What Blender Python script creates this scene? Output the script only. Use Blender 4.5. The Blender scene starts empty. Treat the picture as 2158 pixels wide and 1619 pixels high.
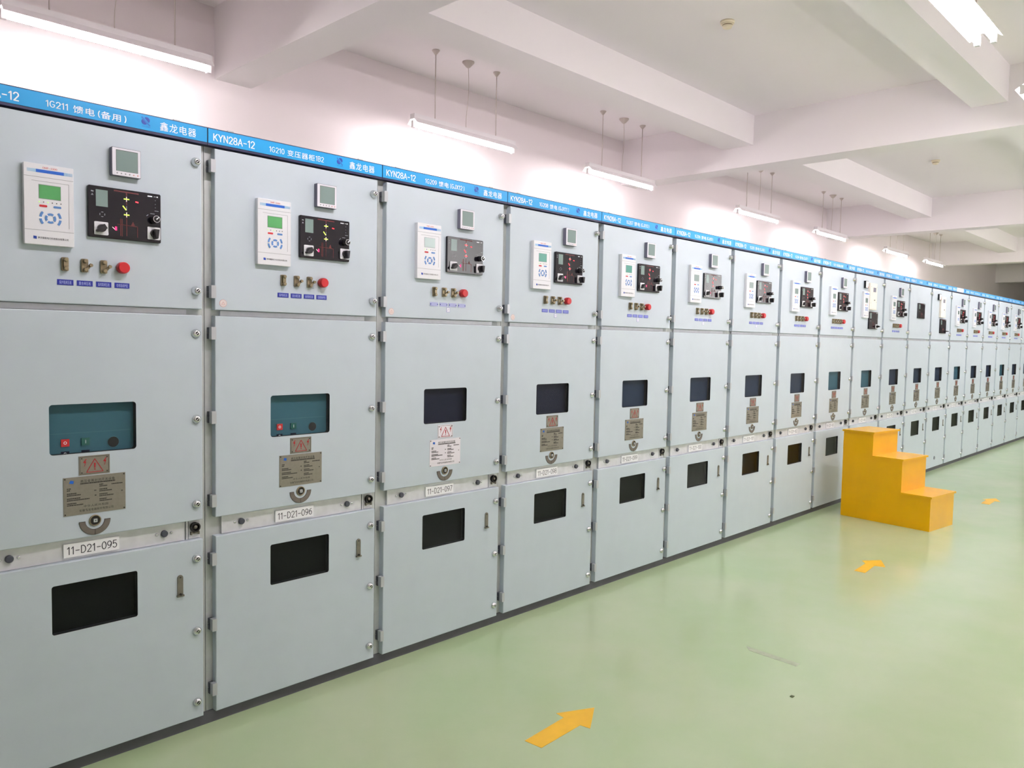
import bpy, bmesh, math, random
from mathutils import Matrix, Vector
random.seed(7)
SC = bpy.context.scene
COL = SC.collection
PI = math.pi

# ------------------------------------------------------------------ camera, world, exposure
cam = bpy.data.cameras.new('camera')
cam.sensor_fit = 'HORIZONTAL'; cam.sensor_width = 36.0; cam.lens = 27.436
cam.clip_start = 0.05; cam.clip_end = 200
cam_o = bpy.data.objects.new('camera', cam); COL.objects.link(cam_o)
CR = Vector((0.69489161, -0.71886674, 0.0188746)); CU = Vector((0.02828442, 0.05354896, 0.99816457)); CF = Vector((0.71855803, 0.69308233, -0.05754345))
cm = Matrix((CR, CU, -CF)).transposed().to_4x4(); cm.translation = Vector((-0.52793, -2.88632, 1.52736))
cam_o.matrix_world = cm
SC.camera = cam_o
w = bpy.data.worlds.new('world'); SC.world = w; w.use_nodes = True
w.node_tree.nodes['Background'].inputs[0].default_value = (1.0, 0.95, 0.96, 1); w.node_tree.nodes['Background'].inputs[1].default_value = 1.5   # hazy daylight outside the windows
SC.view_settings.view_transform = 'Standard'; SC.view_settings.look = 'None'
SC.view_settings.gamma = 1.0; SC.view_settings.use_curve_mapping = False
SC.view_settings.exposure = 2.15
TUBE = 37.0                     # what the fluorescent tubes give off
try:
    SC.cycles.max_bounces = 10; SC.cycles.diffuse_bounces = 6; SC.cycles.glossy_bounces = 4; SC.cycles.transparent_max_bounces = 8
    SC.cycles.sample_clamp_indirect = 6.0
    SC.cycles.caustics_reflective = False; SC.cycles.caustics_refractive = False
except Exception:
    pass

# ------------------------------------------------------------------ materials
def lin(c):
    return tuple((x / 255 / 12.92) if x / 255 <= 0.04045 else ((x / 255 + 0.055) / 1.055) ** 2.4 for x in c)
MATS = {}
def mat(name, rgb, rough=0.5, metal=0.0, spec=0.5, noise=None, bump=None, coat=0.0):
    """rgb in sRGB 0-255. noise=(scale, amount) mottles the colour; bump=(scale, strength)."""
    m = bpy.data.materials.new(name); m.use_nodes = True
    nt = m.node_tree; b = nt.nodes['Principled BSDF']
    c = lin(rgb)
    b.inputs['Base Color'].default_value = (*c, 1); b.inputs['Roughness'].default_value = rough
    b.inputs['Metallic'].default_value = metal; b.inputs['Specular IOR Level'].default_value = spec
    b.inputs['Coat Weight'].default_value = coat
    if noise or bump:
        tc = nt.nodes.new('ShaderNodeTexCoord')
    if noise:
        n = nt.nodes.new('ShaderNodeTexNoise'); n.inputs['Scale'].default_value = noise[0]; n.inputs['Detail'].default_value = 4
        nt.links.new(tc.outputs['Object'], n.inputs['Vector'])
        r = nt.nodes.new('ShaderNodeMapRange'); r.inputs['From Min'].default_value = 0.3; r.inputs['From Max'].default_value = 0.7
        r.inputs['To Min'].default_value = 1 - noise[1]; r.inputs['To Max'].default_value = 1 + noise[1] * 0.6
        nt.links.new(n.outputs['Fac'], r.inputs['Value'])
        mx = nt.nodes.new('ShaderNodeVectorMath'); mx.operation = 'SCALE'; mx.inputs[0].default_value = c
        nt.links.new(r.outputs['Result'], mx.inputs['Scale']); nt.links.new(mx.outputs['Vector'], b.inputs['Base Color'])
    if bump:
        n2 = nt.nodes.new('ShaderNodeTexNoise'); n2.inputs['Scale'].default_value = bump[0]; n2.inputs['Detail'].default_value = 2
        nt.links.new(tc.outputs['Object'], n2.inputs['Vector'])
        bp = nt.nodes.new('ShaderNodeBump'); bp.inputs['Strength'].default_value = bump[1]; bp.inputs['Distance'].default_value = 0.002
        nt.links.new(n2.outputs['Fac'], bp.inputs['Height']); nt.links.new(bp.outputs['Normal'], b.inputs['Normal'])
    MATS[name] = m
    return m
def emit(name, rgb, strength):
    m = bpy.data.materials.new(name); m.use_nodes = True
    nt = m.node_tree; b = nt.nodes['Principled BSDF']
    b.inputs['Base Color'].default_value = (*lin(rgb), 1)
    b.inputs['Emission Color'].default_value = (*lin(rgb), 1); b.inputs['Emission Strength'].default_value = strength
    MATS[name] = m
    return m
def pane(name, tint, refl=1.0):
    """a thin clear sheet: tinted see-through with mirror reflection by Fresnel"""
    m = bpy.data.materials.new(name); m.use_nodes = True
    nt = m.node_tree; nt.nodes.remove(nt.nodes['Principled BSDF']); out = nt.nodes['Material Output']
    t = nt.nodes.new('ShaderNodeBsdfTransparent'); t.inputs[0].default_value = (*tint, 1)
    g = nt.nodes.new('ShaderNodeBsdfGlossy'); g.inputs['Roughness'].default_value = 0.03
    f = nt.nodes.new('ShaderNodeFresnel'); f.inputs['IOR'].default_value = 1.45
    mu = nt.nodes.new('ShaderNodeMath'); mu.operation = 'MULTIPLY'; mu.inputs[1].default_value = refl; mu.use_clamp = True
    mx = nt.nodes.new('ShaderNodeMixShader')
    ge = nt.nodes.new('ShaderNodeNewGeometry'); inv = nt.nodes.new('ShaderNodeMath'); inv.operation = 'SUBTRACT'; inv.inputs[0].default_value = 1.0   # the far face of the sheet only lets light through
    m2 = nt.nodes.new('ShaderNodeMath'); m2.operation = 'MULTIPLY'; nt.links.new(ge.outputs['Backfacing'], inv.inputs[1])
    nt.links.new(f.outputs[0], mu.inputs[0]); nt.links.new(mu.outputs[0], m2.inputs[0]); nt.links.new(inv.outputs[0], m2.inputs[1]); nt.links.new(m2.outputs[0], mx.inputs['Fac'])
    nt.links.new(t.outputs[0], mx.inputs[1]); nt.links.new(g.outputs[0], mx.inputs[2]); nt.links.new(mx.outputs[0], out.inputs['Surface'])
    MATS[name] = m
    return m

mat('paint', (190, 202, 212), 0.38, spec=0.4, noise=(9, 0.02), bump=(420, 0.06))
mat('galvanised', (214, 216, 221), 0.42, metal=0.25, noise=(30, 0.07))
mat('body_metal', (186, 191, 190), 0.5, metal=0.1, noise=(22, 0.08))
mat('plinth', (88, 88, 96), 0.6, noise=(14, 0.1))
mat('sign_blue', (28, 156, 222), 0.35, spec=0.4)
mat('sign_navy', (22, 26, 74), 0.45)
mat('white_ink', (240, 244, 250), 0.5)
mat('logo_blue', (18, 62, 165), 0.5)
mat('logo_light', (30, 100, 190), 0.5)
mat('chrome', (222, 225, 228), 0.24, metal=0.85)
mat('dark_hole', (14, 14, 16), 0.5)
mat('recess_shade', (30, 31, 33), 0.6)  # door-thickness shade, painted dark
mat('hinge_dark', (70, 74, 84), 0.5)
mat('hinge_metal', (186, 190, 196), 0.35, metal=0.4)
mat('dial_brown', (112, 105, 98), 0.45, metal=0.2, noise=(60, 0.1))
mat('flag_metal', (128, 124, 114), 0.4, metal=0.5, noise=(60, 0.12))
mat('plate_metal', (142, 138, 128), 0.34, metal=0.55, noise=(90, 0.07))
mat('plate_white', (226, 222, 230), 0.4)
mat('engrave', (44, 42, 38), 0.6)
mat('warn_red', (178, 24, 36), 0.5)
mat('label_white', (238, 239, 243), 0.45)
mat('black_ink', (24, 26, 44), 0.5)
mat('black_panel', (22, 20, 28), 0.12, spec=0.5)
mat('black_knob', (26, 25, 30), 0.4)
mat('diagram_red', (92, 22, 22), 0.5)
mat('lcd_grey', (122, 142, 140), 0.2)
mat('lcd_green', (84, 158, 96), 0.2)
mat('lcd_teal', (96, 160, 148), 0.2)
mat('lcd_pale', (176, 196, 196), 0.15)  # reflection on the screen put into a paler colour
mat('relay_white', (224, 226, 232), 0.32, spec=0.5)
mat('relay_grey', (140, 144, 152), 0.5)
mat('bezel', (222, 222, 232), 0.32)
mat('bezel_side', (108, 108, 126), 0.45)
mat('key_blue', (84, 132, 196), 0.4)
mat('bar_blue', (20, 96, 200), 0.4)
mat('bar_pale', (150, 196, 228), 0.4)
mat('pill_red', (196, 34, 46), 0.4)
mat('brass', (150, 138, 112), 0.34, metal=0.6, noise=(120, 0.12))
mat('red_cap', (190, 30, 38), 0.38)
mat('tag_blue', (30, 42, 152), 0.4)
mat('tag_mid', (100, 108, 196), 0.4)  # tag blue with overexposure put into the colour; also edges square stickers
mat('tag_pale', (164, 170, 214), 0.4)
mat('tag_ink', (170, 182, 235), 0.5)
mat('cream', (238, 231, 220), 0.45)
mat('sticker_pink', (216, 206, 206), 0.5)
mat('sticker_ring', (214, 150, 150), 0.5)
mat('teal_breaker', (62, 104, 120), 0.45, spec=0.12)
mat('teal_breaker_line', (60, 108, 122), 0.5)
mat('navy_inside', (26, 30, 48), 0.5, spec=0.12)
mat('slate_inside', (32, 48, 70), 0.5, spec=0.12)
mat('teal_inside', (54, 98, 112), 0.5, spec=0.12)
mat('black_inside', (11, 12, 12), 0.6, spec=0.12)
mat('button_red', (204, 34, 40), 0.4)
mat('button_green', (20, 92, 84), 0.4)
mat('yellow_paint', (226, 170, 2), 0.26, spec=0.25, noise=(5, 0.05))
mat('tape_yellow', (226, 178, 40), 0.4, noise=(20, 0.05))
mat('tape_trace', (158, 170, 142), 0.5, noise=(25, 0.12))
mat('leaf_bit', (70, 84, 50), 0.7)
mat('white_wall', (237, 229, 231), 0.75, spec=0.2, noise=(0.8, 0.015))
mat('ceiling_white', (241, 236, 239), 0.8, spec=0.2, noise=(0.8, 0.015))
mat('lamp_white', (236, 232, 234), 0.4)
mat('lamp_rod', (206, 196, 190), 0.4)
mat('detector', (232, 220, 196), 0.45)
mat('detector_dark', (120, 96, 70), 0.5)
emit('tube_light', (254, 243, 246), TUBE)
emit('tube_light_single', (255, 246, 247), TUBE * 0.7)
emit('led_green', (214, 255, 90), 0.24)
emit('led_red', (255, 48, 60), 0.45)
emit('led_pink', (255, 40, 110), 0.26)
emit('led_white', (255, 225, 225), 0.10)
emit('led_lime', (190, 255, 120), 0.22)
pane('clear_pane', (0.97, 0.98, 0.97))
pane('window_pane', (0.965, 0.985, 0.985), 0.5)
pane('dark_pane', (0.93, 0.95, 0.97), 0.5)

def floor_material():
    m = bpy.data.materials.new('green_epoxy'); m.use_nodes = True; nt = m.node_tree; b = nt.nodes['Principled BSDF']
    tc = nt.nodes.new('ShaderNodeTexCoord')
    n = nt.nodes.new('ShaderNodeTexNoise'); n.inputs['Scale'].default_value = 1.1; n.inputs['Detail'].default_value = 5; n.inputs['Roughness'].default_value = 0.6
    r = nt.nodes.new('ShaderNodeValToRGB')
    r.color_ramp.elements[0].position = 0.35; r.color_ramp.elements[0].color = (*lin((164, 187, 144)), 1)
    r.color_ramp.elements[1].position = 0.68; r.color_ramp.elements[1].color = (*lin((176, 190, 156)), 1)
    n2 = nt.nodes.new('ShaderNodeTexNoise'); n2.inputs['Scale'].default_value = 7; n2.inputs['Detail'].default_value = 6
    mr = nt.nodes.new('ShaderNodeMapRange'); mr.inputs['To Min'].default_value = 0.14; mr.inputs['To Max'].default_value = 0.22
    nt.links.new(tc.outputs['Object'], n.inputs['Vector']); nt.links.new(tc.outputs['Object'], n2.inputs['Vector'])
    nt.links.new(n.outputs['Fac'], r.inputs['Fac']); nt.links.new(r.outputs['Color'], b.inputs['Base Color'])
    nt.links.new(n2.outputs['Fac'], mr.inputs['Value']); nt.links.new(mr.outputs['Result'], b.inputs['Roughness'])
    b.inputs['Specular IOR Level'].default_value = 0.55
    MATS['green_epoxy'] = m
floor_material()

# ------------------------------------------------------------------ mesh building
class MB:
    def __init__(self): self.v = []; self.f = []; self.mi = []; self.sm = []; self.mats = []
    def m(self, name):
        if name not in self.mats: self.mats.append(name)
        return self.mats.index(name)
    def face(self, idx, mt, smooth=False): self.f.append(tuple(idx)); self.mi.append(self.m(mt)); self.sm.append(smooth)
    def add(self, pts):
        s = len(self.v); self.v += [tuple(p) for p in pts]; return list(range(s, s + len(pts)))
    def box(self, x0, x1, y0, y1, z0, z1, mt):
        a = self.add([(x0, y0, z0), (x1, y0, z0), (x1, y1, z0), (x0, y1, z0), (x0, y0, z1), (x1, y0, z1), (x1, y1, z1), (x0, y1, z1)])
        for q in ((0, 1, 5, 4), (1, 2, 6, 5), (2, 3, 7, 6), (3, 0, 4, 7), (4, 5, 6, 7), (3, 2, 1, 0)): self.face([a[i] for i in q], mt)
        return self
    def prism(self, pts, y0, y1, mt, ch=0.0, side=None):
        """outline in x,z (counter-clockwise seen from -y), front face at y0, back at y1, optional chamfer ch on the front edge"""
        n = len(pts); side = side or mt
        if ch:
            cx = sum(p[0] for p in pts) / n; cz = sum(p[1] for p in pts) / n
            W = max(abs(p[0] - cx) for p in pts); H = max(abs(p[1] - cz) for p in pts)
            fr = [(cx + (p[0] - cx) * (1 - ch / W), y0, cz + (p[1] - cz) * (1 - ch / H)) for p in pts]
            A = self.add(fr); B = self.add([(p[0], y0 + ch, p[1]) for p in pts]); loops = [A, B, self.add([(p[0], y1, p[1]) for p in pts])]
        else:
            A = self.add([(p[0], y0, p[1]) for p in pts]); loops = [A, self.add([(p[0], y1, p[1]) for p in pts])]
        self.face(A, mt)
        for L, K in zip(loops, loops[1:]):
            for i in range(n): j = (i + 1) % n; self.face((L[j], L[i], K[i], K[j]), side)
        self.face(list(reversed(loops[-1])), side)
        return self
    def rrect(self, x0, x1, z0, z1, r, y0, y1, mt, ch=0.0, side=None): return self.prism(rr(x0, x1, z0, z1, r), y0, y1, mt, ch, side)
    def lathe(self, cx, cz, prof, mt, n=20, capmat=None):
        """turned about the y axis: prof = [(radius, y), ...] from back to front"""
        rings = [self.add([(cx + r * math.cos(2 * PI * i / n), y, cz + r * math.sin(2 * PI * i / n)) for i in range(n)]) for r, y in prof]
        for A, B in zip(rings, rings[1:]):
            for i in range(n): j = (i + 1) % n; self.face((A[i], A[j], B[j], B[i]), mt, True)
        self.face(rings[-1], capmat or mt); self.face(list(reversed(rings[0])), mt)
        return self
    def zlathe(self, cx, cy, prof, mt, n=20):
        rings = [self.add([(cx + r * math.cos(2 * PI * i / n), cy + r * math.sin(2 * PI * i / n), z) for i in range(n)]) for r, z in prof]
        for A, B in zip(rings, rings[1:]):
            for i in range(n): j = (i + 1) % n; self.face((A[i], A[j], B[j], B[i]), mt, True)
        self.face(rings[-1], mt); self.face(list(reversed(rings[0])), mt)
        return self
    def tube(self, pts, r, mt, n=8):
        pts = [Vector(p) for p in pts]; rings = []
        for i, p in enumerate(pts):
            d = (pts[min(i + 1, len(pts) - 1)] - pts[max(i - 1, 0)]).normalized()
            a = d.orthogonal().normalized(); b = d.cross(a)
            if rings and (prev_a.dot(a) < 0.9): a = (prev_a - d * prev_a.dot(d)).normalized(); b = d.cross(a)
            prev_a = a
            rings.append(self.add([p + (a * math.cos(2 * PI * k / n) + b * math.sin(2 * PI * k / n)) * r for k in range(n)]))
        for A, B in zip(rings, rings[1:]):
            for i in range(n): j = (i + 1) % n; self.face((A[i], A[j], B[j], B[i]), mt, True)
        self.face(rings[-1], mt); self.face(list(reversed(rings[0])), mt)
        return self
    def arc(self, cx, cz, r0, r1, a0, a1, y0, y1, mt, n=16):
        p = [(cx + r1 * math.cos(a0 + (a1 - a0) * i / n), cz + r1 * math.sin(a0 + (a1 - a0) * i / n)) for i in range(n + 1)]
        p += [(cx + r0 * math.cos(a1 + (a0 - a1) * i / n), cz + r0 * math.sin(a1 + (a0 - a1) * i / n)) for i in range(n + 1)]
        return self.prism(p, y0, y1, mt)
    def ring(self, cx, cz, r0, r1, y0, y1, mt, n=24):
        def loop(r, y): return self.add([(cx + r * math.cos(2 * PI * i / n), y, cz + r * math.sin(2 * PI * i / n)) for i in range(n)])
        A = loop(r1, y1); B = loop(r1, y0); C = loop(r0, y0); D = loop(r0, y1)
        for P, Q in ((A, B), (B, C), (C, D)):
            for i in range(n): j = (i + 1) % n; self.face((P[i], P[j], Q[j], Q[i]), mt)
        return self
    def bar(self, a, b, wd, y0, y1, mt):
        """a flat bar in the x,z plane from a to b"""
        d = Vector((b[0] - a[0], b[1] - a[1])).normalized(); q = Vector((-d[1], d[0])) * wd / 2
        return self.prism([(a[0] - q[0], a[1] - q[1]), (b[0] - q[0], b[1] - q[1]), (b[0] + q[0], b[1] + q[1]), (a[0] + q[0], a[1] + q[1])], y0, y1, mt)
    def door(self, x0, x1, z0, z1, y0, y1, mt, hole=None, ch=0.003):
        """sheet-metal door with rounded front edges and an optional round-cornered opening (hx0, hx1, hz0, hz1, r)"""
        def loop(d, y): return self.add([(x0 + d, y, z0 + d), (x1 - d, y, z0 + d), (x1 - d, y, z1 - d), (x0 + d, y, z1 - d)])
        c2 = ch * 0.3
        A = loop(ch, y0); B = loop(c2, y0 + c2); C = loop(0, y0 + ch); D = loop(0, y1)
        for L, K in ((A, B), (B, C), (C, D)):
            for i in range(4): j = (i + 1) % 4; self.face((L[j], L[i], K[i], K[j]), mt)
        if not hole:
            self.face(A, mt); self.face(list(reversed(D)), mt); return self
        hx0, hx1, hz0, hz1, r = hole
        pts = rr(hx0, hx1, hz0, hz1, r, 6); n = len(pts); k = n // 4
        F = self.add([(p[0], y0, p[1]) for p in pts]); K = self.add([(p[0], y1, p[1]) for p in pts])
        mid = [k // 2 + i * k for i in range(4)]           # middle of the arc at each corner, same order as the outer loop
        for i in range(4):
            j = (i + 1) % 4; a, b = mid[i], mid[j]
            seg = [F[(a + t) % n] for t in range(((b - a) % n) + 1)]
            self.face([A[i], A[j]] + list(reversed(seg)), mt)
            seg = [K[(a + t) % n] for t in range(((b - a) % n) + 1)]
            self.face([D[j], D[i]] + seg, mt)
        for i in range(n): j = (i + 1) % n; self.face((F[i], F[j], K[j], K[i]), 'recess_shade')      # recess shade put into the colour of the opening's inner walls
        return self
    def mesh(self, name):
        me = bpy.data.meshes.new(name); me.from_pydata(self.v, [], self.f)
        for x in self.mats: me.materials.append(MATS[x])
        me.polygons.foreach_set('material_index', self.mi); me.polygons.foreach_set('use_smooth', self.sm); me.update()
        return me
def rr(x0, x1, z0, z1, r, k=4):
    out = []
    for cx, cz, a in ((x0 + r, z0 + r, PI), (x1 - r, z0 + r, 1.5 * PI), (x1 - r, z1 - r, 0), (x0 + r, z1 - r, 0.5 * PI)):
        for i in range(k + 1): t = a + i / k * PI / 2; out.append((cx + r * math.cos(t), cz + r * math.sin(t)))
    return out

CACHE = {}
def cached(key, fn):
    if key not in CACHE: CACHE[key] = fn()
    return CACHE[key]
def put(name, me, parent=None, loc=None):
    o = bpy.data.objects.new(name, me); COL.objects.link(o)
    if parent is not None: o.parent = parent
    if loc: o.location = loc
    return o
def tag(o, label, cat, group=None):
    o['label'] = label; o['category'] = cat
    if group: o['group'] = group
    return o
def thing(name, label, cat, loc=(0, 0, 0), rz=0, group=None):
    o = bpy.data.objects.new(name, None); COL.objects.link(o); o.location = loc; o.rotation_euler = (0, 0, rz); o.empty_display_size = 0.1
    return tag(o, label, cat, group)
def struct(name, mb):
    o = put(name, mb.mesh(name)); o['kind'] = 'structure'; return o

# plain stroke lettering for Latin letters and digits (the built-in font serves the Chinese characters)
def _a(cx, cy, rx, ry, a0, a1, n=10): return [(cx + rx * math.cos(math.radians(a0 + (a1 - a0) * i / n)), cy + ry * math.sin(math.radians(a0 + (a1 - a0) * i / n))) for i in range(n + 1)]
GLYPH = {
    '0': (.52, [_a(.26, .5, .21, .45, 90, 450, 24)]), '1': (.36, [[(.06, .76), (.24, .95), (.24, .05)]]),
    '2': (.52, [_a(.26, .70, .20, .25, 170, -25, 12) + [(.07, .05), (.47, .05)]]),
    '3': (.52, [_a(.25, .73, .18, .22, 155, -80, 10) + _a(.25, .29, .21, .24, 80, -155, 12)]),
    '4': (.54, [[(.38, .05), (.38, .95), (.05, .32), (.50, .32)]]),
    '5': (.52, [[(.44, .95), (.12, .95), (.09, .55)] + _a(.25, .34, .21, .29, 130, -150, 14)]),
    '6': (.52, [[(.40, .93)] + _a(.27, .40, .21, .45, 110, 180, 6), _a(.26, .33, .20, .28, 0, 360, 18)]),
    '7': (.50, [[(.05, .95), (.45, .95), (.18, .05)]]),
    '8': (.52, [_a(.26, .73, .18, .22, 0, 360, 16), _a(.26, .28, .21, .23, 0, 360, 16)]),
    '9': (.52, [[(.12, .07)] + _a(.25, .60, .21, .45, -70, 0, 6), _a(.26, .67, .20, .28, 0, 360, 18)]),
    '-': (.52, [[(.08, .46), (.44, .46)]]), '(': (.32, [_a(.42, .45, .30, .62, 125, 235, 8)]), ')': (.32, [_a(-.10, .45, .30, .62, 55, -55, 8)]),
    'A': (.60, [[(.04, .05), (.30, .95), (.56, .05)], [(.13, .36), (.47, .36)]]),
    'B': (.56, [[(.09, .05), (.09, .95), (.28, .95)] + _a(.28, .735, .19, .215, 90, -90, 8) + [(.09, .52)], [(.28, .52)] + _a(.28, .285, .22, .235, 90, -90, 8) + [(.09, .05)]]),
    'D': (.58, [[(.09, .05), (.09, .95), (.24, .95)] + _a(.24, .5, .28, .45, 90, -90, 14) + [(.09, .05)]]),
    'G': (.62, [_a(.31, .5, .25, .45, 45, 330, 18) + [(.55, .46), (.34, .46)]]),
    'I': (.24, [[(.12, .05), (.12, .95)]]), 'J': (.46, [[(.36, .95), (.36, .28)] + _a(.21, .27, .15, .22, 0, -180, 8)]),
    'K': (.58, [[(.09, .05), (.09, .95)], [(.50, .95), (.11, .42)], [(.22, .58), (.53, .05)]]),
    'L': (.50, [[(.09, .95), (.09, .05), (.46, .05)]]), 'M': (.70, [[(.08, .05), (.08, .95), (.35, .25), (.62, .95), (.62, .05)]]),
    'N': (.60, [[(.08, .05), (.08, .95), (.52, .05), (.52, .95)]]), 'O': (.64, [_a(.32, .5, .26, .45, 90, 450, 24)]),
    'P': (.54, [[(.09, .05), (.09, .95), (.28, .95)] + _a(.28, .71, .20, .24, 90, -90, 8) + [(.09, .47)]]),
    'X': (.56, [[(.05, .95), (.51, .05)], [(.51, .95), (.05, .05)]]), 'Y': (.56, [[(.04, .95), (.28, .48), (.28, .05)], [(.52, .95), (.28, .48)]]),
}
def cjk_mesh(ch, bold):
    c = bpy.data.curves.new('lettering', 'FONT'); c.body = ch; c.offset = bold; c.resolution_u = 2
    t = bpy.data.objects.new('lettering_tmp', c); COL.objects.link(t)
    me = bpy.data.meshes.new_from_object(t.evaluated_get(bpy.context.evaluated_depsgraph_get()))
    V = [(v.co.x, v.co.y) for v in me.vertices]; F = [tuple(p.vertices) for p in me.polygons]
    bpy.data.objects.remove(t); bpy.data.curves.remove(c); bpy.data.meshes.remove(me)
    return V, F
def text_mesh(s, x0, x1, z0, z1, y, mt, bold=0.0, stroke=0.11):
    """lettering fitted exactly into a rectangle on a front face"""
    V = []; F = []; x = 0.0
    for ch in s:
        if ch == ' ': x += 0.34; continue
        if ch in '（）': ch = '()'['（）'.index(ch)]; x += 0.16
        if ch in GLYPH:
            wd, lines = GLYPH[ch]; k = 0.82; h = stroke / 2
            parts = []
            for L in lines:
                cur = [L[0]]
                for i in range(1, len(L)):
                    cur.append(L[i])
                    if i < len(L) - 1:
                        ux, uy = L[i][0] - L[i - 1][0], L[i][1] - L[i - 1][1]; vx, vy = L[i + 1][0] - L[i][0], L[i + 1][1] - L[i][1]
                        if ux * vx + uy * vy < 0.3 * math.hypot(ux, uy) * math.hypot(vx, vy): parts.append(cur); cur = [L[i]]
                parts.append(cur)
            for L in parts:
                P = [Vector((p[0], p[1])) for p in L]; closed = (P[0] - P[-1]).length < 1e-5; n = len(P); q = []
                for i, p in enumerate(P):
                    a = P[i] - P[i - 1] if i else (P[0] - P[-2] if closed else P[1] - P[0]); c = P[i + 1] - P[i] if i < n - 1 else (P[1] - P[0] if closed else P[i] - P[i - 1])
                    a = a.normalized(); c = c.normalized(); m = Vector((-a.y - c.y, a.x + c.x)); m = m.normalized(); d = max(0.55, m.dot(Vector((-a.y, a.x)))); e = Vector((0, 0))
                    if not closed and i == 0: e = -c * h * 0.6
                    if not closed and i == n - 1: e = a * h * 0.6
                    q.append((p + e + m * h / d, p + e - m * h / d))
                st_ = len(V)
                for l, r in q: V += [(x + l.x * k, l.y * k), (x + r.x * k, r.y * k)]
                for i in range(n - 1): F.append((st_ + 2 * i, st_ + 2 * i + 1, st_ + 2 * i + 3, st_ + 2 * i + 2))
            x += wd * k + 0.045
        else:
            v, f = cached(('cjk', ch, bold), lambda: cjk_mesh(ch, bold)); st_ = len(V)
            V += [(x + a * 0.98, b) for a, b in v]; F += [tuple(i + st_ for i in g) for g in f]; x += 1.04
    xs = [v[0] for v in V]; ys = [v[1] for v in V]; ax, bx, ay, by = min(xs), max(xs), min(ys), max(ys)
    me = bpy.data.meshes.new('lettering')
    me.from_pydata([((a - ax) / (bx - ax) * (x1 - x0) + x0, y, (b - ay) / (by - ay) * (z1 - z0) + z0) for a, b in V], [], F)
    me.materials.append(MATS[mt]); me.update()
    return me

# ------------------------------------------------------------------ the room
X0, X1, YB, YF, HC = -5.0, 34.0, 3.0, -5.2, 4.0
struct('floor', MB().box(X0, X1, YF, YB, -0.12, 0.0, 'green_epoxy'))
struct('ceiling', MB().box(X0, X1, YF, YB, HC, HC + 0.15, 'ceiling_white'))
struct('wall_back', MB().box(X0 - 0.2, X1 + 0.2, YB, YB + 0.2, -0.12, HC + 0.15, 'white_wall'))
WINS = [(6.1, 8.2, 1.4, 3.1), (12.8, 16.0, 1.4, 3.1)]; WINX = [q[:2] for q in WINS]  # unseen windows, added and sized for frontal light and panel reflections
b = MB(); xs = [X0 - 0.2] + [v for q in WINX for v in q] + [X1 + 0.2]
for i in range(0, len(xs), 2): b.box(xs[i], xs[i + 1], YF - 0.2, YF, -0.12, HC + 0.15, 'white_wall')
for x0, x1, WZ0, WZ1 in WINS: b.box(x0, x1, YF - 0.2, YF, -0.12, WZ0, 'white_wall'); b.box(x0, x1, YF - 0.2, YF, WZ1, HC + 0.15, 'white_wall')
struct('wall_front', b)
for i, (x0, x1, WZ0, WZ1) in enumerate(WINS):
    b = MB()
    for q in ((x0, x0 + 0.06), (x1 - 0.06, x1), ((x0 + x1) / 2 - 0.03, (x0 + x1) / 2 + 0.03)): b.box(q[0], q[1], YF - 0.13, YF - 0.07, WZ0, WZ1, 'lamp_white')
    for q in ((WZ0, WZ0 + 0.06), (WZ1 - 0.06, WZ1)): b.box(x0, x1, YF - 0.13, YF - 0.07, q[0], q[1], 'lamp_white')
    o = struct('window_%d' % (i + 1), b)
    g = put('glass', MB().box(x0 + 0.06, x1 - 0.06, YF - 0.103, YF - 0.097, WZ0 + 0.06, WZ1 - 0.06, 'clear_pane').mesh('glass'), o)
    pl = bpy.data.lights.new('window_portal', 'AREA'); pl.shape = 'RECTANGLE'; pl.size = x1 - x0; pl.size_y = WZ1 - WZ0; pl.cycles.is_portal = True
    po = bpy.data.objects.new('window_portal', pl); COL.objects.link(po); po.location = ((x0 + x1) / 2, YF - 0.21, (WZ0 + WZ1) / 2); po.rotation_euler = (PI / 2, 0, 0)
struct('wall_left', MB().box(X0 - 0.2, X0, YF, YB, -0.12, HC + 0.15, 'white_wall'))
struct('wall_right', MB().box(X1, X1 + 0.2, YF, YB, -0.12, HC + 0.15, 'white_wall'))
for x0, x1 in ((-3.1, -2.8), (2.24, 2.54), (7.47, 7.77), (13.75, 14.05), (19.95, 20.25), (26.1, 26.4)):
    struct('ceiling_beam', MB().box(x0, x1, YF, YB, 3.465, HC, 'ceiling_white'))
for y0, y1 in ((1.25, 1.61), (-1.14, -0.855)):
    for x0, x1 in ((X0, -3.1), (-2.8, 2.24), (2.54, 7.47), (7.77, 13.75), (14.05, 19.95), (20.25, 26.1), (26.4, X1)):
        struct('ceiling_beam', MB().box(x0, x1, y0, y1, 3.685, HC, 'ceiling_white'))

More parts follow.
